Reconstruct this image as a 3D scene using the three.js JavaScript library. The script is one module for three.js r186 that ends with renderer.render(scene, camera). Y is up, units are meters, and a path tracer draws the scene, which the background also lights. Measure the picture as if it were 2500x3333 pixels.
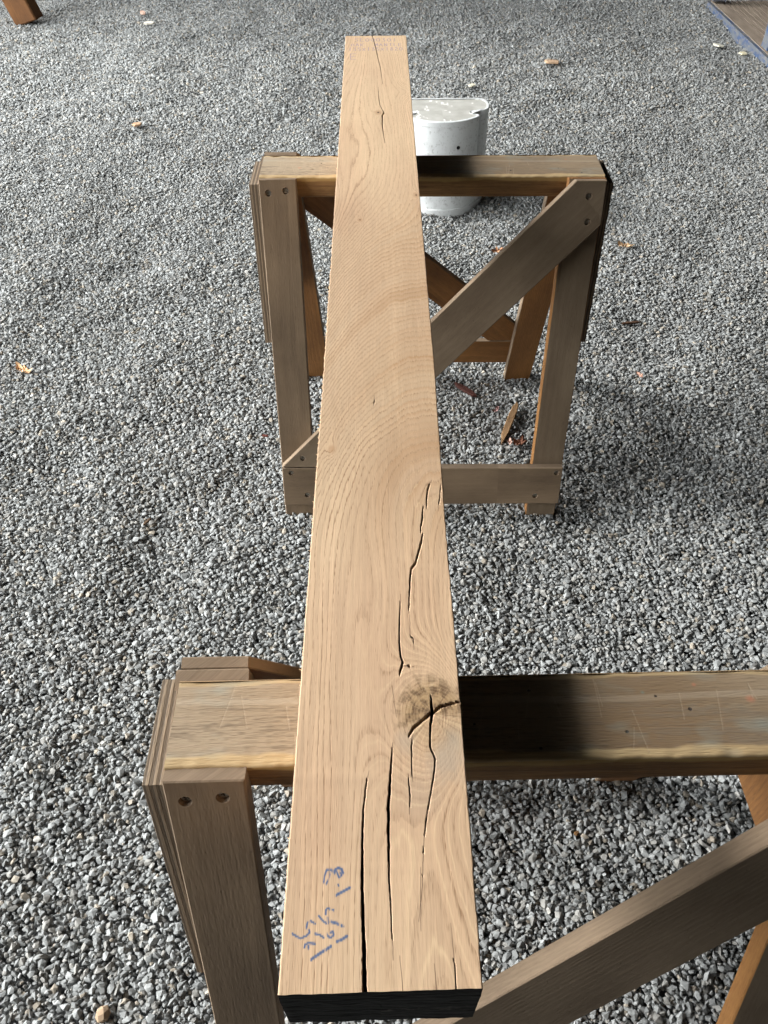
import * as THREE from 'three';
import { ConvexGeometry } from 'three/addons/geometries/ConvexGeometry.js';
import { mergeGeometries } from 'three/addons/utils/BufferGeometryUtils.js';
import { Brush, Evaluator, SUBTRACTION } from 'three-bvh-csg';

// ---------------------------------------------------------------- camera, sky, sun, exposure
const scene = new THREE.Scene();
const camera = new THREE.PerspectiveCamera(66.32, 768 / 1024, 0.02, 900);
camera.position.set(0.00347, 1.26535, 0.11491);
camera.rotation.order = 'YXZ';
camera.rotation.set(-0.81322, -0.00365, -0.00621);
const renderer = new THREE.WebGLRenderer({ antialias: true });
renderer.setSize(768, 1024);
renderer.toneMapping = THREE.LinearToneMapping;
renderer.toneMappingExposure = 8.6;
renderer.shadowMap.enabled = true;

{ // bright overcast sky, a little lighter towards the veiled sun
  const w = 256, h = 128, a = new Float32Array(w * h * 4);
  const sun = new THREE.Vector3(-0.86, 0.5, -0.2).normalize(), d = new THREE.Vector3();
  for (let j = 0; j < h; j++) for (let i = 0; i < w; i++) {
    const el = ((j + 0.5) / h - 0.5) * Math.PI, az = ((i + 0.5) / w - 0.5) * 2 * Math.PI;
    d.set(Math.cos(el) * Math.cos(az), Math.sin(el), Math.cos(el) * Math.sin(az));
    const glow = 0.55 * Math.pow(Math.max(0, d.dot(sun)), 3);
    const L = el > 0 ? 0.75 + 0.25 * Math.sin(el) + glow : 0.25;
    a.set([L * 0.99, L * 1.0, L * 0.99, 1], (j * w + i) * 4);
  }
  const sky = new THREE.DataTexture(a, w, h, THREE.RGBAFormat, THREE.FloatType);
  sky.mapping = THREE.EquirectangularReflectionMapping;
  sky.magFilter = THREE.LinearFilter; sky.minFilter = THREE.LinearFilter; sky.needsUpdate = true;
  scene.background = sky; scene.environment = sky;
}
const sunLight = new THREE.DirectionalLight(new THREE.Color(1, 0.975, 0.94), 0.5);
sunLight.position.set(-8.6, 5.0, -2.0); sunLight.target.position.set(0, 0, -0.5);
sunLight.castShadow = true; sunLight.shadow.radius = 24;
sunLight.shadow.mapSize.set(2048, 2048);
Object.assign(sunLight.shadow.camera, { left: -6, right: 6, top: 6, bottom: -6, near: 0.5, far: 30 });
scene.add(sunLight, sunLight.target);

// ---------------------------------------------------------------- helpers
let seed = 20240607;
function rnd() { seed |= 0; seed = seed + 0x6D2B79F5 | 0; let t = Math.imul(seed ^ seed >>> 15, 1 | seed); t = t + Math.imul(t ^ t >>> 7, 61 | t) ^ t; return ((t ^ t >>> 14) >>> 0) / 4294967296; }
const rr = (a, b) => a + (b - a) * rnd();
function h2(x, y, s = 0) { let n = Math.imul(x, 374761393) + Math.imul(y, 668265263) + Math.imul(s, 2246822519) | 0; n = Math.imul(n ^ n >>> 13, 1274126177); return ((n ^ n >>> 16) >>> 0) / 4294967296; }
function vn(x, y, s = 0) {
  const xi = Math.floor(x), yi = Math.floor(y); let fx = x - xi, fy = y - yi;
  fx = fx * fx * (3 - 2 * fx); fy = fy * fy * (3 - 2 * fy);
  const a = h2(xi, yi, s), b = h2(xi + 1, yi, s), c = h2(xi, yi + 1, s), d = h2(xi + 1, yi + 1, s);
  return a + (b - a) * fx + (c - a) * fy + (a - b - c + d) * fx * fy;
}
const fbm = (x, y, s = 0, o = 4) => { let v = 0, a = 0.5, t = 0; for (let i = 0; i < o; i++) { v += a * vn(x, y, s + i * 17); t += a; x *= 2.03; y *= 2.03; a *= 0.5; } return v / t; };
const clamp = (v, a = 0, b = 1) => Math.min(b, Math.max(a, v));
const sst = (a, b, v) => { const t = clamp((v - a) / (b - a)); return t * t * (3 - 2 * t); };
const lerp = (a, b, t) => a + (b - a) * t;
const mix3 = (a, b, t) => [lerp(a[0], b[0], t), lerp(a[1], b[1], t), lerp(a[2], b[2], t)];
const toS = v => { v = clamp(v); return 255 * (v <= 0.0031308 ? 12.92 * v : 1.055 * Math.pow(v, 1 / 2.4) - 0.055); };
// fn(i, j) -> [r, g, b (linear), height 0..1]
function makeTex(w, h, fn) {
  const c = new Uint8Array(w * h * 4), b = new Uint8Array(w * h * 4);
  for (let j = 0; j < h; j++) for (let i = 0; i < w; i++) {
    const o = (j * w + i) * 4, [r, g, bl, hh] = fn(i, j);
    c[o] = toS(r); c[o + 1] = toS(g); c[o + 2] = toS(bl); c[o + 3] = 255;
    b[o] = b[o + 1] = b[o + 2] = clamp(hh) * 255; b[o + 3] = 255;
  }
  const t = (d, srgb) => { const x = new THREE.DataTexture(d, w, h, THREE.RGBAFormat); x.magFilter = THREE.LinearFilter; x.minFilter = THREE.LinearMipmapLinearFilter; x.generateMipmaps = true; x.wrapS = x.wrapT = THREE.RepeatWrapping; if (srgb) x.colorSpace = THREE.SRGBColorSpace; x.needsUpdate = true; return x; };
  return { map: t(c, true), bump: t(b, false) };
}
const std = (o) => new THREE.MeshStandardMaterial(o);
const names = {};
function numbered(n) { const k = names[n] = (names[n] ?? -1) + 1; return k ? n + '_' + String(k).padStart(3, '0') : n; }
function tag(o, label, category, group, kind) { o.userData = { label }; if (category) o.userData.category = category; if (group) o.userData.group = group; if (kind) o.userData.kind = kind; return o; }
function mesh(name, geo, mat, parent = scene) {
  const m = new THREE.Mesh(geo, mat); m.name = parent === scene ? numbered(name) : name;
  m.castShadow = m.receiveShadow = true; parent.add(m); return m;
}
function thing(name, label, category, pos = [0, 0, 0], group) {
  const g = new THREE.Group(); g.name = numbered(name); g.position.set(...pos); tag(g, label, category, group); scene.add(g); return g;
}
function geom(pos, uv, idx) {
  const g = new THREE.BufferGeometry();
  g.setAttribute('position', new THREE.Float32BufferAttribute(pos, 3));
  if (uv) g.setAttribute('uv', new THREE.Float32BufferAttribute(uv, 2));
  if (idx) g.setIndex(idx);
  g.computeVertexNormals(); return g;
}
// convex polygon (CCW seen from +N) extruded from n0 to n1 with chamfered edges; groups 0 outer face, 1 inner face, 2 edges
function prism(poly, n0, n1, c, F, grain = [0, 1], off = [0, 0], edgeUV = false) {
  const n = poly.length, ins = [];
  for (let i = 0; i < n; i++) {
    const p = poly[(i + n - 1) % n], q = poly[i], r = poly[(i + 1) % n];
    const e1 = [q[0] - p[0], q[1] - p[1]], e2 = [r[0] - q[0], r[1] - q[1]], l1 = Math.hypot(...e1), l2 = Math.hypot(...e2);
    const m1 = [-e1[1] / l1, e1[0] / l1], m2 = [-e2[1] / l2, e2[0] / l2], k = c / (1 + m1[0] * m2[0] + m1[1] * m2[1]);
    ins.push([q[0] + (m1[0] + m2[0]) * k, q[1] + (m1[1] + m2[1]) * k]);
  }
  const pos = [], uv = [], g = new THREE.BufferGeometry();
  let per = 0;
  const put = (p, nn, ed) => {
    pos.push(F.O[0] + p[0] * F.A[0] + p[1] * F.B[0] + nn * F.N[0], F.O[1] + p[0] * F.A[1] + p[1] * F.B[1] + nn * F.N[1], F.O[2] + p[0] * F.A[2] + p[1] * F.B[2] + nn * F.N[2]);
    const al = p[0] * grain[0] + p[1] * grain[1], ac = p[0] * grain[1] - p[1] * grain[0];
    if (edgeUV && ed !== undefined) uv.push((nn - n0) / (n1 - n0), ed / 0.3);
    else uv.push((ac + (ed !== undefined ? nn : 0)) / 0.35 + off[0], al / 0.7 + off[1]);
  };
  for (let i = 1; i < n - 1; i++) for (const k of [0, i, i + 1]) put(ins[k], n1);
  const a = pos.length / 3;
  for (let i = 1; i < n - 1; i++) for (const k of [0, i + 1, i]) put(ins[k], n0);
  const b = pos.length / 3;
  for (let i = 0; i < n; i++) {
    const k = (i + 1) % n, len = Math.hypot(poly[k][0] - poly[i][0], poly[k][1] - poly[i][1]);
    const rows = [[ins, n1], [poly, n1 - c], [poly, n0 + c], [ins, n0]];
    for (let r = 0; r < 3; r++) {
      const [P, h] = rows[r], [Q, l] = rows[r + 1];
      put(P[i], h, per); put(Q[i], l, per); put(Q[k], l, per + len);
      put(P[i], h, per); put(Q[k], l, per + len); put(P[k], h, per + len);
    }
    per += len;
  }
  g.setAttribute('position', new THREE.Float32BufferAttribute(pos, 3));
  g.setAttribute('uv', new THREE.Float32BufferAttribute(uv, 2));
  const tot = pos.length / 3;
  g.addGroup(0, a, 0); g.addGroup(a, b - a, 1); g.addGroup(b, tot - b, 2);
  g.computeVertexNormals(); return g;
}

// ---------------------------------------------------------------- shed roof outside the frame; unseen walls added to shape the light
function slab(name, label, size, pos, rot, color) {
  const m = mesh(name, new THREE.BoxGeometry(...size), std({ color: new THREE.Color(...color), roughness: 0.9 }));
  m.position.set(...pos); m.rotation.set(...rot); m.userData = { kind: 'structure', label };
}
slab('shed_roof', 'dark roof sheltering the gravel yard', [12, 0.12, 18], [2.9, 3.26, -2.5], [0, -0.16, 0], [0.05, 0.048, 0.045]);
slab('added_shed_wall', 'added unseen dark wall at the right of the yard, cutting light from that side', [0.15, 3.2, 17.6], [6.5, 1.55, -2.5], [0, 0, 0], [0.045, 0.038, 0.03]);
slab('added_shed_wall', 'added unseen wall at the left of the viewer, cutting light on the front faces', [0.15, 3.2, 3.9], [-2.9, 1.55, 3.25], [0, 0, 0], [0.16, 0.14, 0.12]);
slab('added_shed_wall', 'added unseen dark wall across the far end of the yard, blocking low sky light', [10.3, 3.2, 0.15], [1.4, 1.55, -11.2], [0, 0, 0], [0.045, 0.038, 0.03]);
slab('added_shed_wall', 'added unseen dark wall at the far left of the yard, dimming the far gravel', [0.15, 3.2, 6.0], [-3.75, 1.55, -8.2], [0, 0, 0], [0.06, 0.05, 0.04]);
slab('added_shed_wall', 'added unseen wall behind the viewer, lightened to bounce fill light forward', [9.5, 3.2, 0.15], [2.0, 1.55, 5.2], [0, 0, 0], [0.22, 0.2, 0.17]);

// ---------------------------------------------------------------- ground and gravel
const gh = (x, z) => 0.03 * (fbm(x * 1.9 + 31, z * 1.9 + 7, 5, 2) - 0.5) + 0.022 * (vn(x * 6.5, z * 6.5, 9) - 0.5) + 0.007 * (vn(x * 19, z * 19, 10) - 0.5);
{
  const t = makeTex(512, 512, (i, j) => {
    const p = 0.5 * vn(i / 4, j / 4, 3) + 0.5 * vn(i / 9, j / 9, 4), v = 0.04 + 0.26 * Math.pow(p, 1.6);
    return [v * 0.97, v, v * 1.02, p];
  });
  t.map.repeat.set(640, 640); t.bump.repeat.set(640, 640);
  const g = new THREE.PlaneGeometry(400, 400); g.rotateX(-Math.PI / 2);
  const m = mesh('ground', g, std({ map: t.map, bumpMap: t.bump, bumpScale: 0.006, roughness: 1 }));
  m.position.y = -0.022; m.userData = { kind: 'structure', label: 'grey gravel ground of the yard' };
}
{
  const V = 14, geos = [];
  for (let v = 0; v < V; v++) {
    const pts = [], n = 9 + Math.floor(rnd() * 6), fy = rr(0.45, 0.75), fz = rr(0.6, 0.95);
    for (let i = 0; i < n; i++) {
      const y = 1 - 2 * (i + 0.5) / n, a = i * 2.39996 + rr(-0.5, 0.5), r = Math.sqrt(1 - y * y), k = rr(0.78, 1.1);
      pts.push(new THREE.Vector3(r * Math.cos(a) * k, y * k * fy, r * Math.sin(a) * k * fz));
    }
    geos.push(new ConvexGeometry(pts));
  }
  const mats = Array.from({ length: V }, () => []), cols = Array.from({ length: V }, () => []);
  const q = new THREE.Quaternion(), e = new THREE.Euler(), p = new THREE.Vector3(), s = new THREE.Vector3(), M = new THREE.Matrix4();
  const add = (x, z, y, k) => {
    const v = Math.floor(rnd() * V), r = (0.0036 + 0.0054 * Math.pow(rnd(), 2.1)) * k;
    e.set(rr(-0.6, 0.6), rr(0, 6.283), rr(-0.6, 0.6)); if (rnd() < 0.12) e.x += 1.2;
    p.set(x, y, z); s.set(r * rr(0.9, 1.35), r * rr(0.85, 1.1), r * rr(0.85, 1.1));
    M.compose(p, q.setFromEuler(e), s); mats[v].push(...M.elements);
    let g = 0.2 + 0.125 * rnd(); if (rnd() < 0.12) g *= 0.7; if (rnd() < 0.07) g *= 1.35;
    const w = rnd(), warm = w < 0.04 ? 0.14 : (w < 0.3 ? 0.03 : -0.02);
    cols[v].push(g * (0.975 + warm), g, g * (0.98 - warm * 1.1));
  };
  for (let z = 0.32; z > -6.1;) {
    const far = z < -3.3, sp = far ? 0.0106 : 0.0083, k = far ? 1.25 : 1;
    const hw = 0.53 + Math.max(0, -z - 0.12) * 0.337 + 0.5;
    for (let x = -hw; x < hw; x += sp) {
      const x1 = x + rr(-0.45, 0.45) * sp, z1 = z + rr(-0.45, 0.45) * sp, h = gh(x1, z1);
      add(x1, z1, h - 0.0035 + rr(-0.0022, 0.0026), k);
      if (rnd() < (far ? 0.6 : 0.95)) add(x1 + sp * 0.5, z1 + sp * 0.5, h - 0.0082 + rr(-0.002, 0.002), k * 1.05);
    }
    z -= sp * 0.87;
  }
  const gr = new THREE.Group(); gr.name = 'gravel'; tag(gr, 'grey crushed stone gravel covering the yard', null, null, 'stuff'); scene.add(gr);
  const mat = std({ color: 0xffffff, roughness: 0.88 });
  let total = 0;
  geos.forEach((g, v) => {
    const n = cols[v].length / 3, im = new THREE.InstancedMesh(g, mat, n); total += n;
    im.instanceMatrix.array.set(mats[v]); im.instanceColor = new THREE.InstancedBufferAttribute(new Float32Array(cols[v]), 3);
    im.name = 'gravel_stones'; im.userData = { kind: 'stuff' }; im.castShadow = im.receiveShadow = true; gr.add(im);
  });
  console.log('stones', total);
}

// ---------------------------------------------------------------- trestle timber
function boardTex(s, base, dark, ring, contrast) { // u 0.35 m across, v 0.7 m along the grain
  return makeTex(512, 1024, (i, j) => {
    const x = i / 512 * 0.35, y = j / 1024 * 0.7;
    const px = x + 0.006 * (fbm(x * 9, y * 3, s, 3) - 0.5) * 4;
    const cath = Math.sin((px - 0.17) * 18) * 0.5 + (y - 0.35) * (y - 0.35) * 0.35 * Math.exp(-Math.pow((px % 0.11 - 0.055) / 0.03, 2));
    const G = px * ring + cath * 16 + 0.9 * fbm(x * 14, y * 4, s + 3, 3);
    const f = G - Math.floor(G), band = sst(0.0, 0.55, f) * (1 - sst(0.75, 0.98, f));
    const st = vn(x / 0.0011, y / 0.03, s + 5) * 0.6 + vn(x / 0.0025, y / 0.08, s + 6) * 0.4;
    const fine = vn(x / 0.0008, y / 0.007, s + 8);
    const blot = fbm(x * 16, y * 9, s + 11, 4);
    let k = 0.5 + contrast * (0.42 * (band - 0.4) + 0.5 * (st - 0.5) + 0.75 * (fine - 0.5)) + 1.15 * (blot - 0.5);
    const pit = vn(x / 0.0016, y / 0.006, s + 14) > 0.93 ? 0.25 : 0;
    const c = mix3(base, dark, clamp(k + pit));
    return [c[0], c[1], c[2], 0.5 + 0.35 * (st - 0.5) + 0.35 * (fine - 0.5) - 0.2 * (band - 0.4) - pit];
  });
}
const outT = boardTex(11, [0.22, 0.154, 0.094], [0.104, 0.07, 0.041], 95, 0.26);
const out2T = boardTex(61, [0.215, 0.16, 0.104], [0.108, 0.075, 0.045], 60, 0.26);
const innT = boardTex(27, [0.29, 0.13, 0.034], [0.145, 0.06, 0.013], 85, 0.6);
const edgT = boardTex(43, [0.24, 0.175, 0.115], [0.135, 0.095, 0.06], 120, 0.5);
const bm = (t, sc = 0.00035, o = {}) => std({ map: t.map, bumpMap: t.bump, bumpScale: sc, roughness: 0.86, ...o });
const M_out = bm(outT), M_out2 = bm(out2T), M_inn = bm(innT, 0.0005, { roughness: 0.7 }), M_edge = bm(edgT), M_warm = bm(innT, 0.0004, { color: new THREE.Color(1.15, 1.2, 1.3) });
const plyT = makeTex(64, 256, (i, j) => {
  const n = Math.floor(i / 64 * 6), v = vn(i / 2.2, j / 3, 71) * 0.5 + vn(i / 3, j / 26, 72) * 0.5;
  const c = n % 2 ? [0.105, 0.075, 0.047] : [0.225, 0.168, 0.112], g = (i / 64 * 6) % 1;
  const k = (0.75 + 0.5 * v) * (g < 0.12 ? 0.55 : 1);
  return [c[0] * k, c[1] * k, c[2] * k, 0.5 + 0.5 * (v - 0.5) + (n % 2 ? -0.15 : 0.1)];
});
const M_ply = bm(plyT, 0.0008);
const M_pin = bm(innT, 0.0004, { color: new THREE.Color(0.7, 0.7, 0.7) });
const M_hole = std({ color: new THREE.Color(0.17, 0.12, 0.08), roughness: 0.95 });
const M_screw = std({ color: new THREE.Color(0.4, 0.37, 0.32), roughness: 0.4, metalness: 0.7 });

function railTex(s, paleLeft) { // u: along 0 .. 0.64 m, v: round the section, 0 .. 0.254 m (top, front, bottom, back)
  const nails = []; for (let i = 0; i < 16; i++) nails.push([rr(0.02, 0.6), rr(0.01, 0.08), rr(0.0008, 0.0018), rnd()]);
  const cuts = []; for (let i = 0; i < 26; i++) cuts.push([rr(0.03, 0.6), rr(0.0, 0.06), rr(0.015, 0.05), rr(-0.25, 0.25)]);
  return makeTex(1536, 512, (i, j) => {
    const x = i / 1536 * 0.64, p = j / 512 * 0.254;
    const st = vn(x / 0.03, p / 0.0011, s) * 0.55 + vn(x / 0.09, p / 0.003, s + 1) * 0.45, fine = vn(x / 0.006, p / 0.0008, s + 2);
    const blot = fbm(x * 14, p * 40, s + 3, 4), big = fbm(x * 5, p * 12, s + 9, 3);
    let c, h = 0.5 + 0.5 * (st - 0.5) + 0.4 * (fine - 0.5);
    if (p < 0.089) {
      const bl = paleLeft * (1 - sst(0.2, 0.5, x)) + 0.5 * sst(0.4, 0.62, x);  // rail top paler at the left, browner past the middle, paler towards the right end
      const grey = mix3([0.185, 0.122, 0.066], [0.37, 0.3, 0.21], clamp(bl + 0.6 * (big - 0.5)));
      c = mix3(grey, [0.17, 0.125, 0.082], clamp(0.16 + 1.7 * (st - 0.5) + 1.3 * (fine - 0.5) + 1.7 * (blot - 0.5)));
      const band = Math.abs(p - 0.026 - 0.006 * (vn(x * 8, 1, s + 20) - 0.5) * 2); // pale stripe in the grain
      c = mix3(c, [0.46, 0.4, 0.31], 0.22 * (1 - sst(0.002, 0.005, band)));
      const rag = 0.0015 + 0.016 * fbm(x * 22, 3, s + 5, 4), rag2 = 0.001 + 0.009 * fbm(x * 18, 8, s + 6, 3);
      const worn = Math.max(1 - sst(rag * 0.6, rag, 0.089 - p), 0.8 * (1 - sst(rag2 * 0.5, rag2, p)));
      c = mix3(c, mix3([0.56, 0.43, 0.24], [0.36, 0.24, 0.11], clamp(st * 0.8 + 0.5 * (blot - 0.3))), worn * 0.85);
      for (const [nx, np, nr, kind] of nails) { const d = Math.hypot(x - nx, (p - np)); if (d < nr * 3) { if (kind < 0.4) { if (d < nr) { c = [0.03, 0.02, 0.015]; h = 0; } } else if (kind < 0.55) c = mix3(c, [0.12, 0.22, 0.2], 0.5 * (1 - d / nr / 3)); else if (kind < 0.7) c = mix3(c, [0.5, 0.15, 0.08], 0.5 * (1 - d / nr / 3)); else c = mix3(c, [0.15, 0.09, 0.04], 0.7 * (1 - d / nr / 3)); } }
      for (const [cx, cp, cl, sl] of cuts) if (p > cp && p < cp + cl && Math.abs(x - cx - (p - cp) * sl) < 0.0006) { c = mix3(c, [0.42, 0.34, 0.24], 0.22); h -= 0.1; }
      const gl = fbm(x * 26, p * 50, s + 31, 3); if (gl > 0.62) c = mix3(c, [0.22, 0.25, 0.22], (gl - 0.62) * 1.5); // glue and stain smears
    } else if (p < 0.127) {
      const q = (p - 0.089) / 0.038;
      c = mix3([0.26, 0.14, 0.05], [0.11, 0.053, 0.018], clamp(0.45 + 1.0 * (st - 0.5) + 0.8 * (blot - 0.5) + 0.3 * (fine - 0.5)));
      const rag = 0.06 + 0.3 * fbm(x * 24, 5, s + 7, 4); c = mix3(c, [0.42, 0.28, 0.1], 0.7 * (1 - sst(rag * 0.5, rag, q)));
    } else c = mix3([0.34, 0.2, 0.08], [0.18, 0.09, 0.03], clamp(st + blot - 0.5));
    return [...c, h];
  });
}
function makeRail(d, L0, L1, Y, s) {
  const H = 0.038, N = 150, prof = [];
  const side = (p0, v0, y0, v1, y1, len, n) => { for (let i = 0; i <= n; i++) { const t = i / n; prof.push([lerp(v0, v1, t), lerp(y0, y1, t), p0 + len * t]); } };
  const c = 0.0022;
  side(0, -d / 2 + c, 0, d / 2 - c, 0, 0.089, 10); side(0.089, d / 2, -c, d / 2, -H + c, 0.038, 5);
  side(0.127, d / 2 - c, -H, -d / 2 + c, -H, 0.089, 3); side(0.216, -d / 2, -H + c, -d / 2, -c, 0.038, 3); prof.push([-d / 2 + c, 0, 0.254]);
  const pos = [], uv = [], idx = [], P = prof.length;
  for (let i = 0; i <= N; i++) for (let k = 0; k < P; k++) {
    const u = lerp(L0, L1, i / N), [v, y, p] = prof[k]; let dv = 0, dy = 0;
    if (v > 0) { const f = p < 0.089 ? sst(0.075, 0.089, p) : p < 0.127 ? 1 - sst(0.089, 0.097, p) : 0, r = fbm(u * 55, 2, s, 3); dv -= f * 0.001 * clamp(r * 2 - 0.6); dy -= f * 0.0011 * clamp(vn(u * 160, 4, s + 2) * 1.5 - 0.5); }
    else { const f = p < 0.02 ? 1 - sst(0, 0.008, p) : 0; dy -= f * 0.002 * vn(u * 70, 9, s + 4); }
    pos.push(u, Y + y + dy, v + dv); uv.push((u - L0) / 0.64, p / 0.254);
    if (i < N && k < P - 1) { const a = i * P + k, b = a + P; idx.push(a, a + 1, b, b, a + 1, b + 1); }
  }
  const g = geom(pos, uv, idx), caps = [];
  for (const i of [0, N]) { // end grain
    const cp = [], cu = [], ci = []; let cy = 0; for (let k = 0; k < P - 1; k++) { const o = (i * P + k) * 3; cp.push(pos[o], pos[o + 1], pos[o + 2]); cu.push(0.3 + pos[o + 2], 0.7 + pos[o + 1] * 0.3); cy++; }
    for (let k = 1; k < cy - 1; k++) i ? ci.push(0, k, k + 1) : ci.push(0, k + 1, k);
    caps.push(geom(cp, cu, ci));
  }
  return mergeGeometries([g.toNonIndexed(), ...caps.map(x => x.toNonIndexed())]);
}
const evaluator = new Evaluator(); evaluator.useGroups = true;
evaluator.attributes = ['position', 'normal', 'uv'];
// a screw head with a cross recess, facing +z
const screwGeo = (() => {
  const b = new Brush(new THREE.CylinderGeometry(0.0043, 0.0032, 0.003, 18).rotateX(Math.PI / 2), M_screw); b.updateMatrixWorld();
  let r = b;
  for (const a of [0, Math.PI / 2]) { const x = new Brush(new THREE.BoxGeometry(0.0052, 0.0012, 0.003).rotateZ(a + 0.4).translate(0, 0, 0.0012), M_screw); x.updateMatrixWorld(); r = evaluator.evaluate(r, x, SUBTRACTION); }
  return r.geometry;
})();

function makeSawhorse(name, label, pos, turn, Y, d, sd, paleAmount, drip) {
  const t = thing(name, label, 'sawhorse', pos, 'sawhorses carrying the oak beam'); t.rotation.y = turn;
  const L = 0.6277, s = 0.203, T = 0.022, l = Math.hypot(Y, s), cs = Y / l, sn = s / l;
  const rt = railTex(sd, paleAmount);
  mesh('rail', makeRail(d, 0.007, 0.628, Y, sd), bm(rt, 0.001), t);
  for (const back of [0, 1]) {
    const F = back
      ? { O: [L, Y, -(d / 2 - 0.01)], A: [-1, 0, 0], B: [0, cs, sn], N: [0, sn, -cs] }
      : { O: [0, Y, d / 2 - 0.01], A: [1, 0, 0], B: [0, cs, -sn], N: [0, sn, cs] };
    const at = (u, q, n) => [0, 1, 2].map(i => F.O[i] + u * F.A[i] - q * F.B[i] + n * F.N[i]);
    const lay = (nm, pts, n0, n1, grain, screws, outer, inner, edge = M_edge) => { // pts in (u, q), q downwards along the leaning frame
      const poly = pts.map(([u, q]) => [u, -q]); let ar = 0;
      for (let i = 0; i < poly.length; i++) { const a = poly[i], b = poly[(i + 1) % poly.length]; ar += a[0] * b[1] - a[1] * b[0]; }
      if (ar < 0) poly.reverse();
      let g = prism(poly, n0, n1, 0.0012, F, grain, [rnd(), rnd()]);
      const mats = [outer, inner, edge];
      let m;
      if (screws.length) {
        let b = new Brush(g, mats); b.updateMatrixWorld();
        for (const [u, q] of screws) {
          const c = new Brush(new THREE.CylinderGeometry(0.006, 0.0042, 0.0085, 18).rotateX(Math.PI / 2), M_hole);
          c.position.set(...at(u, q, n1 - 0.0035)); c.quaternion.setFromUnitVectors(new THREE.Vector3(0, 0, 1), new THREE.Vector3(...F.N)); c.updateMatrixWorld();
          b = evaluator.evaluate(b, c, SUBTRACTION); b.updateMatrixWorld();
        }
        m = mesh(nm, b.geometry, b.material, t);
      } else m = mesh(nm, g, mats, t);
      for (const [u, q] of screws) {
        const w = mesh('screw', screwGeo, M_screw, t); w.position.set(...at(u, q, n1 - 0.0057));
        w.quaternion.setFromUnitVectors(new THREE.Vector3(0, 0, 1), new THREE.Vector3(...F.N)); w.rotateZ(rr(0, 3));
      }
    };
    const o1 = M_out, o2 = M_out2, dq = back ? 0.008 : 0, T2 = back ? T + 0.012 : 2 * T, warm = back ? M_edge : M_warm;
    lay('leg', [[0.0075, 0.0055 + dq], [0.0745, 0.005 + dq], [0.0795, 0.712], [0.0125, 0.712]], 0, T, [0, 1], [[0.0237, 0.0285], [0.0549, 0.025]], o1, M_inn);
    lay('leg', [[0.561, 0.005 + dq], [0.6275, 0.0055 + dq], [0.6045, 0.712], [0.5415, 0.712]], 0, T, [0.03, 1], [], o2, M_inn, warm);
    lay('brace', [[0.0143, 0.5655], [0.5705 - dq, 0.0065 + dq], [0.6235, 0.0065 + dq], [0.6225, 0.081], [0.1365, 0.5655]], T + 0.0004, T2, [0.705, 0.709], [[0.5945, 0.033], [0.5972, 0.076], [0.0596, 0.545]], o2, M_inn);
    lay('cross_rail', [[0.0143, 0.568], [0.607, 0.5685], [0.606, 0.654], [0.0145, 0.656]], T + 0.0004, T2, [1, 0.01], [[0.033, 0.579], [0.065, 0.632], [0.5949, 0.58], [0.5541, 0.635]], o1, M_inn);
  }
  for (const right of [0, 1]) { // plywood plates over the leg tops at each end
    const tl = right ? -0.024 / Y : 0.0095 / Y, ln = Math.hypot(1, tl);
    const B = [-tl / ln, 1 / ln, 0];
    const F = right ? { O: [0.629, Y, 0], A: [0, 0, -1], B, N: [B[1], -B[0], 0] } : { O: [0.006, Y, 0], A: [0, 0, 1], B, N: [-B[1], B[0], 0] };
    const g = prism([[-0.12, -0.302], [0.12, -0.302], [0.05, -0.012], [-0.05, -0.012]], 0.0006, right ? 0.0165 : 0.0185, 0.0008, F, [0, 1], [rnd(), rnd()], true);
    mesh('end_plate', g, [M_out, M_pin, M_ply], t);
  }
  if (drip) {
    const N = [0, sn, cs], B = [0, cs, -sn], O = [0.349, Y - 0.617 * B[1] + (2 * T + 0.0001) * N[1], d / 2 - 0.01 - 0.617 * B[2] + (2 * T + 0.0001) * N[2]];
    const tail = new THREE.SphereGeometry(1, 12, 8).scale(0.0022, 0.026, 0.0006).translate(0, 0.024, 0), drop = new THREE.SphereGeometry(1, 14, 10).scale(0.0055, 0.009, 0.0022);
    const m = mesh('paint_drip', mergeGeometries([tail, drop]), std({ color: new THREE.Color(0.6, 0.6, 0.58), roughness: 0.5 }), t);
    m.position.set(...O); m.quaternion.setFromUnitVectors(new THREE.Vector3(0, 0, 1), new THREE.Vector3(...N));
  }
  return t;
}
makeSawhorse('sawhorse', 'weathered wooden sawhorse farther back, seen whole, under the far part of the oak beam', [-0.2189, 0, -1.3362], -0.0093, 0.6579, 0.0935, 101, 0.75, true);
makeSawhorse('sawhorse', 'weathered wooden sawhorse in the foreground under the near end of the oak beam', [-0.1852, 0, -0.2172], 0.0123, 0.6539, 0.083, 202, 0.55);

// ---------------------------------------------------------------- the oak beam
const HB = 0.0745, LB = 1.8265;
const pw = (t, x) => { for (let i = 1; i < t.length; i++) if (x <= t[i][0]) return lerp(t[i - 1][1], t[i][1], (x - t[i - 1][0]) / (t[i][0] - t[i - 1][0])); return t[t.length - 1][1]; };
const xLeft = s => pw([[-0.1, -0.0612], [0.3, -0.0616], [0.6, -0.0613], [1.2, -0.064], [1.9, -0.0674]], s);
const xRight = s => pw([[-0.1, 0.0608], [0.24, 0.0627], [0.38, 0.0624], [0.62, 0.0648], [1.9, 0.0656]], s);
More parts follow.
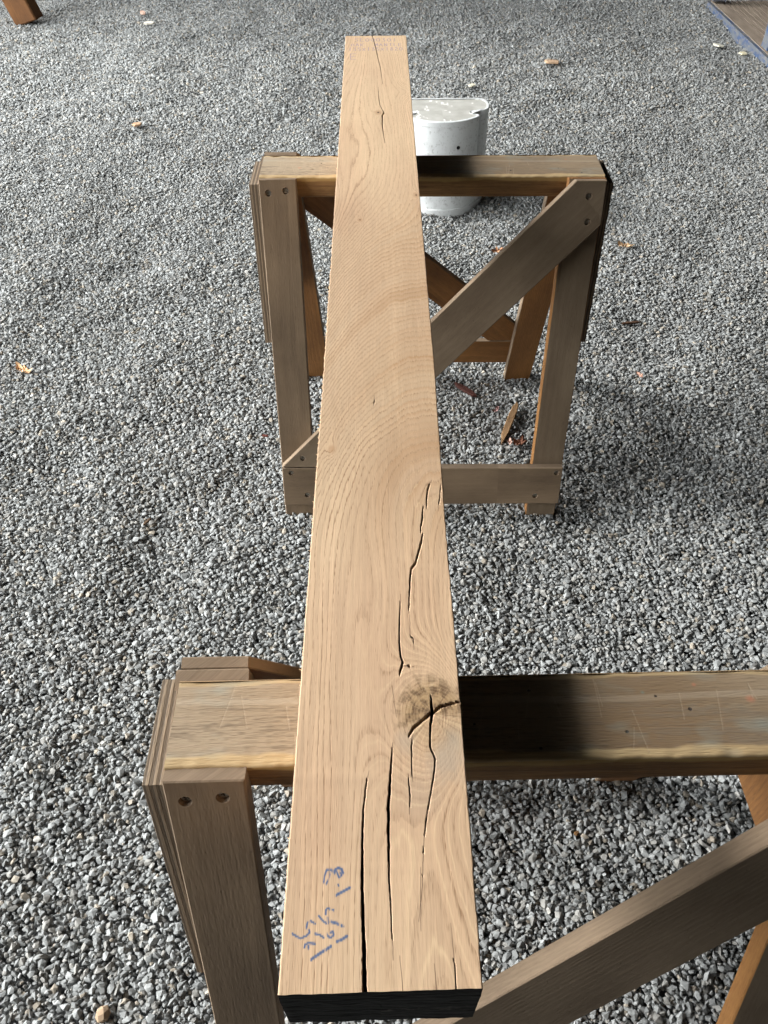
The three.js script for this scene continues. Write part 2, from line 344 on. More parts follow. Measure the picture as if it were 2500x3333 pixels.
// drying cracks: [x, s, half width in mm] along each
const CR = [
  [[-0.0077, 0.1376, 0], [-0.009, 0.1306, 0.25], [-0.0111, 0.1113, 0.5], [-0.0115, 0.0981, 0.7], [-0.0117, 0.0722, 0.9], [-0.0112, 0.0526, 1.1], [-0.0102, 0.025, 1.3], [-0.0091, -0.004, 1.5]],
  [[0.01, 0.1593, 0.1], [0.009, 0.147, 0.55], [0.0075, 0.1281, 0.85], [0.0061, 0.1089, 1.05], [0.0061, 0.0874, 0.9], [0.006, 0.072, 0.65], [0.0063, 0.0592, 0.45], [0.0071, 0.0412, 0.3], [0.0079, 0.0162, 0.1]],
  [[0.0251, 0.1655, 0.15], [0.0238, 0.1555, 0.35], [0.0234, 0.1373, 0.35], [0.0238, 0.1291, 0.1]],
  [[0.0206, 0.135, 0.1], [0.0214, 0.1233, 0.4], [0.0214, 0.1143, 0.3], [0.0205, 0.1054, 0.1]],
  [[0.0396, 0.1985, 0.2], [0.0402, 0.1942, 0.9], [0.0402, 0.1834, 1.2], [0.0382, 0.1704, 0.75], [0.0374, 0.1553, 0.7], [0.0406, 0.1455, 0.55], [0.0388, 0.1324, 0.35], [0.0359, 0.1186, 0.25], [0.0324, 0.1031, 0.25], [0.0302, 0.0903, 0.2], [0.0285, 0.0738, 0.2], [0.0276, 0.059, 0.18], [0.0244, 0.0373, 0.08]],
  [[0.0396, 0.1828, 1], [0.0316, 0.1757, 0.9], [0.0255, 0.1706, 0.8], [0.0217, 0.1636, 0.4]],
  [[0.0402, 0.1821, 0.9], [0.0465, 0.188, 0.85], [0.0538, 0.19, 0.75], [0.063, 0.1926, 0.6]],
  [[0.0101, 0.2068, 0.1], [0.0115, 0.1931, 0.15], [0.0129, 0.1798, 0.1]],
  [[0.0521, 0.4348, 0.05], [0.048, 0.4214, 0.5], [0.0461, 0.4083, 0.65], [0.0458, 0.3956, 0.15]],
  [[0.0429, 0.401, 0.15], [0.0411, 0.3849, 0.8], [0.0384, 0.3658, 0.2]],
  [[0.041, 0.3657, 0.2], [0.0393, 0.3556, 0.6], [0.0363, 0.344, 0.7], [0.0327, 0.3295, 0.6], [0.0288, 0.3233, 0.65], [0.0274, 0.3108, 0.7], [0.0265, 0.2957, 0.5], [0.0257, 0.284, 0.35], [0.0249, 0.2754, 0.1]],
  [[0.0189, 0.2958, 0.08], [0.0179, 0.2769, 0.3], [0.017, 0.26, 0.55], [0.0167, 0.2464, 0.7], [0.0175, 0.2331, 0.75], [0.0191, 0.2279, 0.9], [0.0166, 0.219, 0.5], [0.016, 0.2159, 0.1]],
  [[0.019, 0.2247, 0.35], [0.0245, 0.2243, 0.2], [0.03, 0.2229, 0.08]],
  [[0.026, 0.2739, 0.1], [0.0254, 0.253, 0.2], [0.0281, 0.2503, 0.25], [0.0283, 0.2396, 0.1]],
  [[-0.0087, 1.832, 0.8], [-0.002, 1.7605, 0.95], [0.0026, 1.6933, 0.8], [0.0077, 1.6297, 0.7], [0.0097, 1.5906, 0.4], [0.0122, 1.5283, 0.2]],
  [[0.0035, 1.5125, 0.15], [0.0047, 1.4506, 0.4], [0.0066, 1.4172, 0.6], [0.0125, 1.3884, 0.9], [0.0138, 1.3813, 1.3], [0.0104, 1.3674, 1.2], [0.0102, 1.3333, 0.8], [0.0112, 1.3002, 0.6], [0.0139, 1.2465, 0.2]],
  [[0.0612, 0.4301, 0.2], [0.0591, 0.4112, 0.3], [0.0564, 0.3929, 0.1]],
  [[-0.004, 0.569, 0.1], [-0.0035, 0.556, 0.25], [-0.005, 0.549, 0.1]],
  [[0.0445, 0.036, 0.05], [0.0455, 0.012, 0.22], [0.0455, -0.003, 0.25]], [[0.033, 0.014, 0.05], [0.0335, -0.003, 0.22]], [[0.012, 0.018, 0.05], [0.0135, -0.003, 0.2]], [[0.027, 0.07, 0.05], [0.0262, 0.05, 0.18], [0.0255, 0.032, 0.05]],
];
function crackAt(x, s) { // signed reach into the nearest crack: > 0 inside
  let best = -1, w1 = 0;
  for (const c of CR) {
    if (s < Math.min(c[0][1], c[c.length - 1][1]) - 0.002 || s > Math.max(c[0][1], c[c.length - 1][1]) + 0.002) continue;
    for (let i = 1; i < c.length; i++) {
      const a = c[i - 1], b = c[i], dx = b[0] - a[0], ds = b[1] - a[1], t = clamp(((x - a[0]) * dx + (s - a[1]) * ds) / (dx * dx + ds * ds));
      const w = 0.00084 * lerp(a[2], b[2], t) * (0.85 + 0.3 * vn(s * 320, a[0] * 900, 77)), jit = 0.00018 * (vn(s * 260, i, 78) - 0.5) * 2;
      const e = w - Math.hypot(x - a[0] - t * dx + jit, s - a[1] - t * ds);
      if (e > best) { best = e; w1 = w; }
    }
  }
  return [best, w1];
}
// strokes of the wax crayon near the end and of the ink lettering at the far end
const CRAYON = [[-36.7, 61.5, -36.5, 65.2, -35.1, 69.5], [-34.9, 69.2, -31.8, 69.2, -30, 67.2, -29.6, 69.3, -27.5, 70.6, -25.3, 69.7, -24.3, 67.2], [-33, 66.8, -33.4, 64.3, -35, 60.6], [-28.7, 68.5, -26.8, 64.3, -25.1, 65.9, -26.1, 67.6], [-27.3, 59.9, -26.9, 59.5], [-28.5, 53.5, -19.7, 58], [-34.6, 42.1, -34.6, 44.9, -33.5, 45.8, -31.3, 45, -29.6, 44.5], [-39, 41.4, -36.1, 38.3, -33.5, 36.7], [-33.3, 40.2, -32.9, 37.1], [-46.4, 34.5, -46, 37.2, -44.1, 38.5, -41.1, 36.8], [-31.1, 37.8, -27.7, 37, -23.4, 35.1], [-55, 31.1, -49.8, 28.4, -46.2, 29.9, -44.2, 31.8, -44.7, 33.3], [-40.8, 31, -38.3, 30.6, -35.3, 28.8], [-33.3, 30.9, -32.8, 29.4, -30.7, 28.8, -29.1, 30.1, -29.6, 32, -31.2, 31.7], [-47, 23.2, -46.7, 25, -44.7, 25.8, -40.5, 25.4], [-44.6, 24.3, -44.5, 22.8], [-26.9, 26.5, -24, 27.5, -20.8, 29.5], [-42.7, 16.5, -37, 20.1, -30.5, 23.8]];
const GL = { S: [[1, .9, .6, 1, .15, .85, .2, .6, .8, .4, .85, .12, .4, 0, 0, .12]], E: [[.9, 1, .1, 1, .1, 0, .95, 0], [.1, .5, .75, .52]], 0: [[.5, 1, .1, .75, .1, .25, .5, 0, .9, .25, .9, .75, .5, 1]], 3: [[.1, .95, .8, .95, .4, .55, .85, .4, .75, .05, .1, .05]], 1: [[.5, 1, .5, 0]], O: [[.5, .85, .1, .6, .15, .15, .5, 0, .9, .2, .85, .65, .5, .85]], A: [[0, 0, .45, 1, .9, 0], [.2, .4, .7, .4]], K: [[.1, 1, .1, 0], [.9, 1, .1, .45, .95, 0]], M: [[0, 0, .15, 1, .5, .35, .85, 1, 1, 0]], N: [[.1, 0, .1, 1, .85, 0, .85, 1]], T: [[0, 1, 1, 1], [.5, 1, .5, 0]], L: [[.1, 1, .1, 0, .9, 0]], 5: [[.9, 1, .2, 1, .15, .6, .8, .5, .8, .08, .1, .02]], x: [[.1, .75, .85, .05], [.85, .75, .1, .05]], 8: [[.5, .5, .15, .75, .5, 1, .85, .75, .5, .5, .1, .22, .5, 0, .9, .22, .5, .5]], 2: [[.1, .8, .5, 1, .85, .75, .1, 0, .95, .02]] };
const INK = [];
function write(text, x0, x1, s0, s1, drop) { // s0 base line, s1 cap line
  const step = (x1 - x0) / text.length;
  [...text].forEach((ch, i) => { for (const st of GL[ch] || []) { const o = []; for (let k = 0; k < st.length; k += 2) o.push(1000 * (x0 + step * (i + 0.12 + 0.72 * st[k])), 1000 * (lerp(s0, s1, st[k + 1]) + drop * i + 0.002 * (h2(i, k, 91) - 0.5))); INK.push(o); } });
}
write('SE000301', -0.0485, 0.0455, 1.789, 1.811, -0.0004); write('OAK  MANTLE', -0.0555, 0.056, 1.757, 1.774, -0.0001); write('135x135x1820', -0.06, 0.057, 1.726, 1.747, 0.0001); write('E', -0.057, -0.038, 1.672, 1.707, 0);
const TW = 800, TH = 2048, X0 = -0.07, XW = 0.14, S0 = -0.005, SW = 1.84;
const inkMask = new Float32Array(TW * TH);
function stroke(list, half, value) {
  for (const st of list) for (let k = 0; k + 3 < st.length; k += 2) {
    const ax = st[k] / 1000, as = st[k + 1] / 1000, bx = st[k + 2] / 1000, bs = st[k + 3] / 1000;
    const i0 = Math.floor((Math.min(ax, bx) - half * 2 - X0) / XW * TW), i1 = Math.ceil((Math.max(ax, bx) + half * 2 - X0) / XW * TW), j0 = Math.floor((Math.min(as, bs) - half * 2 - S0) / SW * TH), j1 = Math.ceil((Math.max(as, bs) + half * 2 - S0) / SW * TH);
    for (let j = Math.max(0, j0); j <= Math.min(TH - 1, j1); j++) for (let i = Math.max(0, i0); i <= Math.min(TW - 1, i1); i++) {
      const x = X0 + (i + 0.5) / TW * XW, s = S0 + (j + 0.5) / TH * SW, dx = bx - ax, ds = bs - as, t = clamp(((x - ax) * dx + (s - as) * ds) / (dx * dx + ds * ds + 1e-12));
      const d = Math.hypot(x - ax - t * dx, s - as - t * ds), v = value * (1 - sst(half * 0.5, half * 1.35, d));
      if (v > inkMask[j * TW + i]) inkMask[j * TW + i] = v;
    }
  }
}
stroke(CRAYON, 0.00062, 1); stroke([CRAYON[5], CRAYON[10], CRAYON[16], CRAYON[17], CRAYON[1]], 0.0009, 1);
stroke(INK, 0.00065, 0.95);
const PIN = [[0.0031, 1.3833, 0.006], [0.0596, 1.0522, 0.004], [-0.0247, 0.9742, 0.0032], [-0.0472, 0.4811, 0.0035]];
const KX = 0.0405, KS = 0.1815;
const HT = []; { let v = 0; for (let k = 0; k <= 400; k++) { const q = k / 200; HT.push(v); v += sst(0.3, 0.52, q) * (1 - sst(0.82, 1.12, q)) / 200; } }
const Hs = q => { const k = clamp(q * 200, 0, 398.9), i = Math.floor(k); return lerp(HT[i], HT[i + 1], k - i); };
function grainAt(x, s) {
  const wob = 0.004 * (fbm(x * 30, s * 7, 3, 3) - 0.5), xx = x + wob;
  const d = Math.max(0, 0.052 - xx), w = sst(0.26, 0.5, s) * (1 - sst(0.86, 1.15, s));
  let G = lerp(-175 * xx + 7 * (fbm(xx * 14, s * 1.6, 12, 2) - 0.5) * 2, 1290 * d * d - 7, w) + 104 * Hs(s) - 4 * s;
  const q = s < 0.3 ? 1 - sst(0.2, 0.3, s) : 0; // V-shaped flames near the right of the near end
  G -= q * 420 * Math.max(0, xx) * (s - 0.2);
  const r2 = Math.pow((xx - KX) / 0.03, 2) + Math.pow((s - KS) / 0.046, 2); G += 15 * Math.exp(-r2);
  const s2 = Math.pow((xx - 0.062) / 0.022, 2) + Math.pow((s - 1.49) / 0.05, 2); G += 7 * Math.exp(-s2);
  for (const [px, ps, pr] of PIN) { const e = Math.pow((xx - px) / (pr * 1.5), 2) + Math.pow((s - ps) / (pr * 4), 2); if (e < 9) G += 2.4 * Math.exp(-e); }
  return G + 1.3 * (fbm(x * 60, s * 8, 6, 3) - 0.5);
}
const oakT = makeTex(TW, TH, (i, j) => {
  const x = X0 + (i + 0.5) / TW * XW, s = S0 + (j + 0.5) / SW / TH * SW * SW;
  const G = grainAt(x, s) + (0.1 + 0.22 * sst(0.35, 0.5, s) * (1 - sst(0.85, 1.1, s))) * (vn(x / 0.0008, s / 0.012, 17) - 0.5), f = G - Math.floor(G), dens = Math.pow(h2(Math.floor(G), 1, 8), 1.6);
  const fib = vn(x / 0.0006, s / 0.016, 1) * 0.5 + vn(x / 0.0013, s / 0.05, 2) * 0.5;
  const pore = vn(x / 0.00042, s / 0.0042, 4), pore2 = vn(x / 0.0005, s / 0.011, 14);
  const arch = sst(0.3, 0.45, s) * (1 - sst(0.9, 1.15, s)), near = 1 - sst(0.25, 0.5, s);
  const early = (1 - sst(0.06, 0.34, f)) * sst(0, 0.03, f);
  const warm = fbm(x * 22, s * 2.6, 21, 4), patch = fbm(x * 10 + 4, s * 5, 22, 3);
  let c = mix3([0.55, 0.388, 0.25], [0.475, 0.31, 0.192], clamp(0.5 + 1.6 * (warm - 0.5)));
  c = mix3(c, [0.62, 0.46, 0.29], clamp(0.25 + 0.35 * sst(0.9, 1.6, s) + 1.4 * (patch - 0.5)) * 0.7);
  const tone = (1 - 0.13 * sst(0.3, 0.5, s) * (1 - sst(0.85, 1.15, s))) * (1 + 0.24 * (fib - 0.5) + 0.1 * (dens - 0.5));
  c = c.map(v => v * tone);
  const late = Math.exp(-Math.pow((f - 0.72) / 0.06, 2)); // pale latewood lines
  c = mix3(c, [0.72, 0.54, 0.33], late * (0.3 * near * sst(-0.01, 0.03, x) + 0.12));
  const rightSide = sst(-0.045, 0.035, x), tick = vn(x / 0.0007, s / 0.014, 29);
  c = mix3(c, [0.37, 0.222, 0.115], arch * (0.95 * rightSide * Math.pow(f, 1.4) * (0.35 + 0.65 * dens) * (0.6 + 0.8 * tick) + 0.5 * clamp((vn(G / 2.3, 3, 23) - 0.4) * 2) * (1 - sst(0.7, 0.95, s)) * (0.55 + 0.45 * rightSide)));
  c = mix3(c, [0.7, 0.53, 0.31], arch * rightSide * 0.65 * (1 - sst(0.0, 0.14, f)) * sst(0.25, 0.6, tick + 0.3 * dens));
  const jag = (1 - sst(0.03, 0.2, f)) * arch * (1 - 0.75 * rightSide); c = mix3(c, [0.2, 0.11, 0.05], jag * 0.85 * sst(0.2, 0.55, tick + 0.35 * (dens - 0.3)));
  const dashes = clamp((pore - 0.52) * 3) * (0.35 + 0.75 * early) + clamp((pore2 - 0.62) * 3) * 0.3;
  c = mix3(c, [0.22, 0.12, 0.055], clamp(early * (0.13 + 0.5 * dens + 0.12 * arch) * sst(0.15, 0.7, 0.6 * pore + 0.5 * vn(x / 0.0016, s / 0.03, 19)) + 0.26 * dashes));
  let h = 0.62 + 0.22 * (fib - 0.5) - 0.26 * early * dens - 0.22 * dashes + 0.1 * sst(0.4, 0.9, f) * arch;
  // the large knot: brown, rough and torn on its far side, checked and pale on its near side
  const dx = x - KX, ds = s - KS, kr = Math.hypot(dx, ds * 0.85), ka = Math.atan2(ds, dx), kn = fbm(x * 260, s * 260, 33, 4), rays = vn(ka * 26, kr * 60, 34);
  if (kr < 0.034) {
    const body = 1 - sst(0.016, 0.027 + 0.012 * kn, kr), up = sst(-0.35, 0.5, Math.sin(ka) + (dx < 0 ? 0.55 : 0));
    c = mix3(c, mix3([0.36, 0.235, 0.115], [0.15, 0.085, 0.036], clamp(1.6 * kn - 0.3)), body * (0.38 + 0.58 * up));
    c = mix3(c, [0.66, 0.5, 0.31], 0.5 * clamp((rays - 0.66) * 4) * (1 - sst(0.02, 0.032, kr)));
    const torn = body * up * clamp((kn + 0.5 * rays - 0.72) * 5); c = mix3(c, [0.1, 0.052, 0.022], 0.85 * torn); h -= 0.55 * torn;
    const chk = sst(0.7, 0.82, vn(ka * 11, kr * 30, 36)) * body * sst(0.004, 0.008, kr); c = mix3(c, [0.09, 0.045, 0.018], chk * (0.3 + 0.5 * up)); h -= 0.3 * chk * up;
    const ring = Math.sin(kr * 2600 + 4 * kn); c = mix3(c, [0.68, 0.5, 0.3], 0.16 * clamp(ring) * (1 - sst(0.026, 0.034, kr)));
  }
  for (const [cx, cs2, cr, am] of [[0.053, 0.15, 0.012, 0.5], [0.044, 0.143, 0.01, 0.42], [0.0195, 0.16, 0.007, 0.45], [0.03, 0.12, 0.014, 0.25], [0.055, 0.162, 0.006, 0.4]]) { const d = Math.hypot(x - cx, (s - cs2) * 0.7); if (d < cr * 1.6) c = mix3(c, [0.29, 0.275, 0.235], 0.65 * am * (1 - sst(0, cr * 1.6, d * (0.7 + 0.6 * kn)))); }
  for (const [px, ps, pr] of PIN) { const e = Math.hypot((x - px) / pr, (s - ps) / (pr * 1.7)); if (e < 1.6) { c = mix3(c, [0.34, 0.19, 0.09], 0.55 * (1 - sst(0.5, 1.5, e))); if (e < 0.33 && ps > 0.6) { c = [0.09, 0.045, 0.02]; h -= 0.4; } } }
  // planer chatter across the face, and a scored line along it
  for (const [b, bw, am] of [[0.137, 0.004, 0.16], [0.129, 0.003, -0.1], [0.073, 0.003, 0.08], [0.068, 0.003, -0.06], [1.17, 0.004, -0.06], [0.93, 0.004, 0.05]]) { const e = Math.exp(-Math.pow((s - b + 0.08 * (x * x)) / bw, 2)) * (1 - sst(0.0, 0.055, x)); h += am * e; c = c.map(v => v * (1 + am * 0.35 * e)); }
  if (s < 0.47) { const e = Math.exp(-Math.pow((x - 0.0085 - 0.008 * (s - 0.2)) / 0.0003, 2)); h -= 0.15 * e; c = c.map(v => v * (1 - 0.1 * e)); }
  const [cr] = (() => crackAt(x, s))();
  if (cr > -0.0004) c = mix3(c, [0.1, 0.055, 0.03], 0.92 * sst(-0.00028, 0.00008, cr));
  const im = inkMask[j * TW + i];
  if (im > 0.02) { const wax = s < 0.2 ? sst(0.05, 0.4, vn(x / 0.0009, s / 0.013, 55) + 0.15 * vn(x * 200, s * 200, 56)) : 0.75 + 0.25 * fib; c = mix3(c, s < 0.2 ? [0.03, 0.085, 0.21] : [0.15, 0.125, 0.27], clamp(im * wax * 0.92)); }
  return [c[0], c[1], c[2], h];
});
const sideT = boardTex(83, [0.58, 0.4, 0.24], [0.4, 0.25, 0.14], 150, 0.7);
{
  const t = thing('oak_beam', 'sawn oak beam with drying cracks, a knot and blue crayon marks, lying across both sawhorses', 'beam', [0, 0.65313, 0]);
  t.rotation.x = 0.0036;
  const NX = 300, NS = 1100, pos = [], uv = [], idx = [], top = [];
  const sOf = j => { const q = j / NS; return -0.001 + (LB + 0.001) * (0.36 * q + 0.64 * q * q); };
  for (let j = 0; j <= NS; j++) {
    const s0 = sOf(j), rough = 0.5 + 0.9 * sst(0.4, 0.6, s0) * (1 - sst(0.9, 1.1, s0));
    const xl = xLeft(s0) + 0.0012 * rough * (fbm(s0 * 130, 1, 41, 3) - 0.5), xr = xRight(s0) + 0.0007 * (fbm(s0 * 110, 2, 42, 3) - 0.5);
    for (let i = 0; i <= NX; i++) {
      const x = lerp(xl, xr, i / NX), ed = Math.min(x - xl, xr - x), nearEnd = 1 - sst(0, 0.004, j / NS);
      const s = s0 + nearEnd * (0.0003 * (fbm(x * 120, 5, 43, 3) - 0.5) * 2 + x * 0.02);
      const [e, w] = crackAt(x, s0); let y = HB - 0.0005 * (1 - sst(0, 0.0007, ed)) + 0.0004 * (fbm(x * 40, s0 * 6, 44, 2) - 0.5);
      if (e > 0 && w > 0.00017) y -= Math.min(0.045, 0.012 + 22 * w) * sst(0, Math.min(0.0004, w * 0.6), e);
      pos.push(x, y, -s); uv.push((x - X0) / XW, (s - S0) / SW);
      if (i < NX && j < NS) { const a = j * (NX + 1) + i, b = a + NX + 1; idx.push(a, a + 1, b, b, a + 1, b + 1); }
    }
  }
  const P = (i, j) => { const o = (j * (NX + 1) + i) * 3; return [pos[o], pos[o + 1], pos[o + 2]]; };
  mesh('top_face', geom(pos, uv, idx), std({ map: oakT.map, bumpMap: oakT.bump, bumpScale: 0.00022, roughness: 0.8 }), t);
  const sp = [], su = [], si = [];
  for (const [i, sg] of [[0, 1], [NX, -1]]) {
    const base = sp.length / 3;
    for (let j = 0; j <= NS; j += 4) { const p = P(i, j); for (let k = 0; k < 2; k++) { sp.push(p[0], k ? 0 : p[1], p[2]); su.push((k ? 0 : p[1]) / 0.35 + 0.4 + i, -p[2] / 0.7); } }
    const n = NS / 4; for (let j = 0; j < n; j++) { const a = base + j * 2; sg > 0 ? si.push(a, a + 2, a + 1, a + 1, a + 2, a + 3) : si.push(a, a + 1, a + 2, a + 1, a + 3, a + 2); }
  }
  { const b = sp.length / 3, A = P(0, 0), B = P(NX, 0), C = P(0, NS), D = P(NX, NS); for (const p of [A, B, C, D]) { sp.push(p[0], 0, p[2]); su.push(p[0] / 0.35, -p[2] / 0.7); } si.push(b, b + 2, b + 1, b + 1, b + 2, b + 3); }
  mesh('side_face', geom(sp, su, si), bm(sideT, 0.0012), t);
  const fp = [], fu = [], fi = []; // far end
  for (let i = 0; i <= NX; i += 4) { const p = P(i, NS); fp.push(p[0], p[1], p[2], p[0], 0, p[2]); fu.push(p[0] / 0.2, 0.3, p[0] / 0.2, 0); if (i < NX) { const a = i / 2; fi.push(a, a + 1, a + 2, a + 2, a + 1, a + 3); } }
  const fe = mesh('end_grain', geom(fp, fu, fi), bm(sideT, 0.001), t);
  fe.material.side = THREE.DoubleSide;
  const ep = [], eu = [], ei = [], R = 26; // near end, sealed black
  for (let r = 0; r <= R; r++) for (let i = 0; i <= NX; i += 2) {
    const p = P(i, 0), q = r / R, jag = 0.004 * (fbm(p[0] * 150, 7, 45, 3) - 0.5) * q;
    const bulge = r === 0 ? 0 : 0.0002 + 0.0014 * fbm(p[0] * 40, q * 34, 46, 4) * sst(0, 0.2, q);
    ep.push(p[0] * (1 - 0.006 * q), lerp(HB, jag, q), p[2] + bulge); eu.push(p[0] / 0.14, q);
    const W = NX / 2 + 1, c = i / 2; if (r < R && i < NX) { const a = r * W + c, b = a + W; ei.push(a, b, a + 1, a + 1, b, b + 1); }
  }
  const endT = makeTex(256, 128, (i, j) => { const n = fbm(i / 22, j / 5, 47, 4), m = fbm(i / 9, j / 6, 48, 3), edge = sst(0.42, 0.62, j / 128) * (1 - sst(0.66, 0.8, j / 128)) * (1 - sst(60, 190, i)); const k = 0.0025 + 0.008 * clamp(n - 0.45) + 0.06 * clamp((m - 0.55) * 3) * edge; return [k, k * 0.86, k * 0.7, n]; });
  mesh('end_seal', geom(ep, eu, ei), new THREE.MeshPhysicalMaterial({ map: endT.map, bumpMap: endT.bump, bumpScale: 0.001, roughness: 0.75, specularIntensity: 0.3 }), t);
  const sl = []; // torn fibres along the left arris
  for (let k = 0; k < 130; k++) {
    const s = rnd() < 0.75 ? rr(0.38, 0.8) : rr(0.05, 1.2), x = xLeft(s), l = rr(0.001, 0.0042), a = rr(-0.9, 0.5), y = HB - rr(0.0005, 0.004), w = rr(0.0003, 0.0008);
    const ex = x - l * Math.cos(a) * 0.7, es = s + l * Math.sin(a) * 1.5;
    sl.push(geom([x + 0.0006, y, -s - w, x + 0.0006, y - w, -s + w, ex, y + rr(-0.001, 0.0012), -es, x + 0.0006, y + w, -s + w], [0.1, 0.1, 0.1, 0.1, 0.2, 0.2, 0.1, 0.1], [0, 1, 2, 1, 3, 2, 3, 0, 2, 0, 3, 1]).toNonIndexed());
  }
  const sm = mesh('splinters', mergeGeometries(sl), std({ color: new THREE.Color(0.5, 0.34, 0.19), roughness: 0.9, side: THREE.DoubleSide }), t); sm.userData = { kind: 'stuff' };
}

// ---------------------------------------------------------------- white tub behind the far sawhorse
{
  const t = thing('plastic_tub', 'white lobed plastic tub with a dirty grey lid standing behind the far sawhorse', 'tub', [0.212, 0, -2.6]);
  const outline = (o, full) => { // half outline on the right, mirrored
    const R = [], cx = 0, r = 0.157 + o;
    const cz = 0.106 - 0.157;
    for (let i = 0; i <= 14; i++) { const a = lerp(0, 0.81, i / 14); R.push([cx + r * Math.sin(a), cz + r * Math.cos(a)]); }
    const P = full ? [[0.128, 0.036], [0.142, 0.014], [0.151, -0.01]] : [[0.1175, 0.05], [0.1175, 0.043], [0.113, 0.037], [0.103, 0.032], [0.094, 0.027], [0.0905, 0.02], [0.094, 0.013], [0.103, 0.0085], [0.118, 0.006], [0.132, 0.003], [0.145, -0.004], [0.153, -0.017]];
    for (const [x, z] of [...P, [0.157, -0.035], [0.1575, -0.06], [0.1535, -0.082], [0.143, -0.099], [0.127, -0.106], [0.06, -0.1075], [0, -0.108]]) { const l = Math.hypot(x, z), k = !full && x < 0.119 && z > 0 && z < 0.03 ? -o : o; R.push([x + k * x / l, z + o * z / l]); }
    const pts = R.map(([x, z]) => new THREE.Vector2(x, -z)), left = R.slice(1, -1).reverse().map(([x, z]) => new THREE.Vector2(-x, -z));
    return [...pts, ...left].reverse();
  };
  const smooth = (o, full) => new THREE.CatmullRomCurve3(outline(o, full).map(p => new THREE.Vector3(p.x, p.y, 0)), true, 'centripetal').getPoints(300).slice(0, -1).map(p => new THREE.Vector2(p.x, p.y));
  const ex = (o, y0, y1, bev, hole, full) => {
    const sh = new THREE.Shape(smooth(o, full));
    if (hole !== undefined) sh.holes.push(new THREE.Path(smooth(hole)));
    const g = new THREE.ExtrudeGeometry(sh, { depth: y1 - y0 - 2 * bev, bevelEnabled: bev > 0, bevelSize: bev, bevelThickness: bev, bevelOffset: -bev, bevelSegments: 3 });
    g.rotateX(-Math.PI / 2); g.translate(0, y0 + bev, 0); return g;
  };
  const tubT = makeTex(512, 512, (i, j) => {
    const n = fbm(i / 40, j / 40, 61, 4), m = fbm(i / 9, j / 14, 62, 4), sc = vn(i / 26, j / 3, 63);
    let k = clamp((n - 0.52) * 2.2) * 0.35 + clamp((m - 0.62) * 5) * 0.55 + (sc > 0.9 ? 0.3 * m : 0);
    return [...mix3([0.7, 0.725, 0.735], [0.3, 0.31, 0.3], clamp(k)), 0.5 + 0.3 * (m - 0.5)];
  });
  const lidT = makeTex(512, 512, (i, j) => {
    const n = fbm(i / 60, j / 60, 64, 5), m = fbm(i / 20, j / 26, 65, 3), w = fbm(i / 34 + 9, j / 60, 66, 3);
    let c = mix3([0.46, 0.46, 0.43], [0.36, 0.355, 0.325], clamp(0.5 + 2 * (n - 0.5)));
    c = mix3(c, [0.82, 0.82, 0.8], clamp((fbm(i / 50 + 3, j / 70, 67, 3) - 0.7) * 16) * 0.8); return [...c, 0.5 + 0.4 * (n - 0.5)];
  });
  for (const x of [tubT, lidT]) { x.map.repeat.set(4, 4); x.bump.repeat.set(4, 4); }
  const MT = std({ map: tubT.map, bumpMap: tubT.bump, bumpScale: 0.0006, roughness: 0.5 }), ML = std({ map: lidT.map, bumpMap: lidT.bump, bumpScale: 0.0008, roughness: 0.75 });
  mesh('body', ex(0, -0.01, 0.296, 0.004), MT, t);
  mesh('base', ex(0.0005, -0.01, 0.085, 0.004, undefined, true), MT, t);
  mesh('base_ring', ex(0.0035, -0.01, 0.02, 0.003, undefined, true), MT, t);
  mesh('rim', ex(0.001, 0.288, 0.3064, 0.0028, -0.006), MT, t);
  mesh('lid', ex(-0.0063, 0.2945, 0.3035, 0.002), ML, t);
  const hole = mesh('hole', new THREE.CylinderGeometry(0.0058, 0.0058, 0.006, 18).rotateX(Math.PI / 2), std({ color: 0x060606, roughness: 1 }), t);
  hole.position.set(0.05, 0.224, 0.0965); hole.rotation.y = 0.32;
}

// ---------------------------------------------------------------- things at the edge of the frame
{
  const t = thing('trestle', 'brown timber trestle leg leaning, at the top left corner of the yard', 'trestle', [-1.888, 0, -4.72]);
  const M_tre = bm(innT, 0.0006, { color: new THREE.Color(0.55, 0.5, 0.45) });
  const F = { O: [0, 0, 0], A: [1, 0, 0], B: [0, 1, 0], N: [0, 0, 1] };
  const leg = mesh('leg', prism([[-0.068, 0], [0.068, 0], [0.068, 0.95], [-0.068, 0.95]], -0.09, 0, 0.006, F, [0, 1], [0.3, 0.2]), [M_tre, M_tre, M_tre], t);
  leg.rotation.set(0, -0.18, 0.3); leg.position.set(-0.006, 0.012, 0);
  const cr = mesh('crossbar', prism([[-1.3, 0], [0, 0], [0, 0.09], [-1.3, 0.09]], -0.14, -0.1, 0.003, F, [1, 0], [0.1, 0.6]), std({ color: new THREE.Color(0.13, 0.035, 0.018), roughness: 0.8 }), t);
  cr.position.set(-0.06, 0.1, 0);
  for (const [i, x] of [[0, -1.0]]) { const b = mesh('leg', leg.geometry, leg.material, t); b.position.set(x, 0.012, -0.06); b.rotation.set(0, 0.1, -0.25); }
  const tp = mesh('rail', prism([[-1.1, 0], [-0.2, 0], [-0.2, 0.12], [-1.1, 0.12]], -0.13, 0.0, 0.004, F, [1, 0], [0.4, 0.1]), [M_out, M_inn, M_out], t); tp.position.set(0, 0.93, 0.0);
}
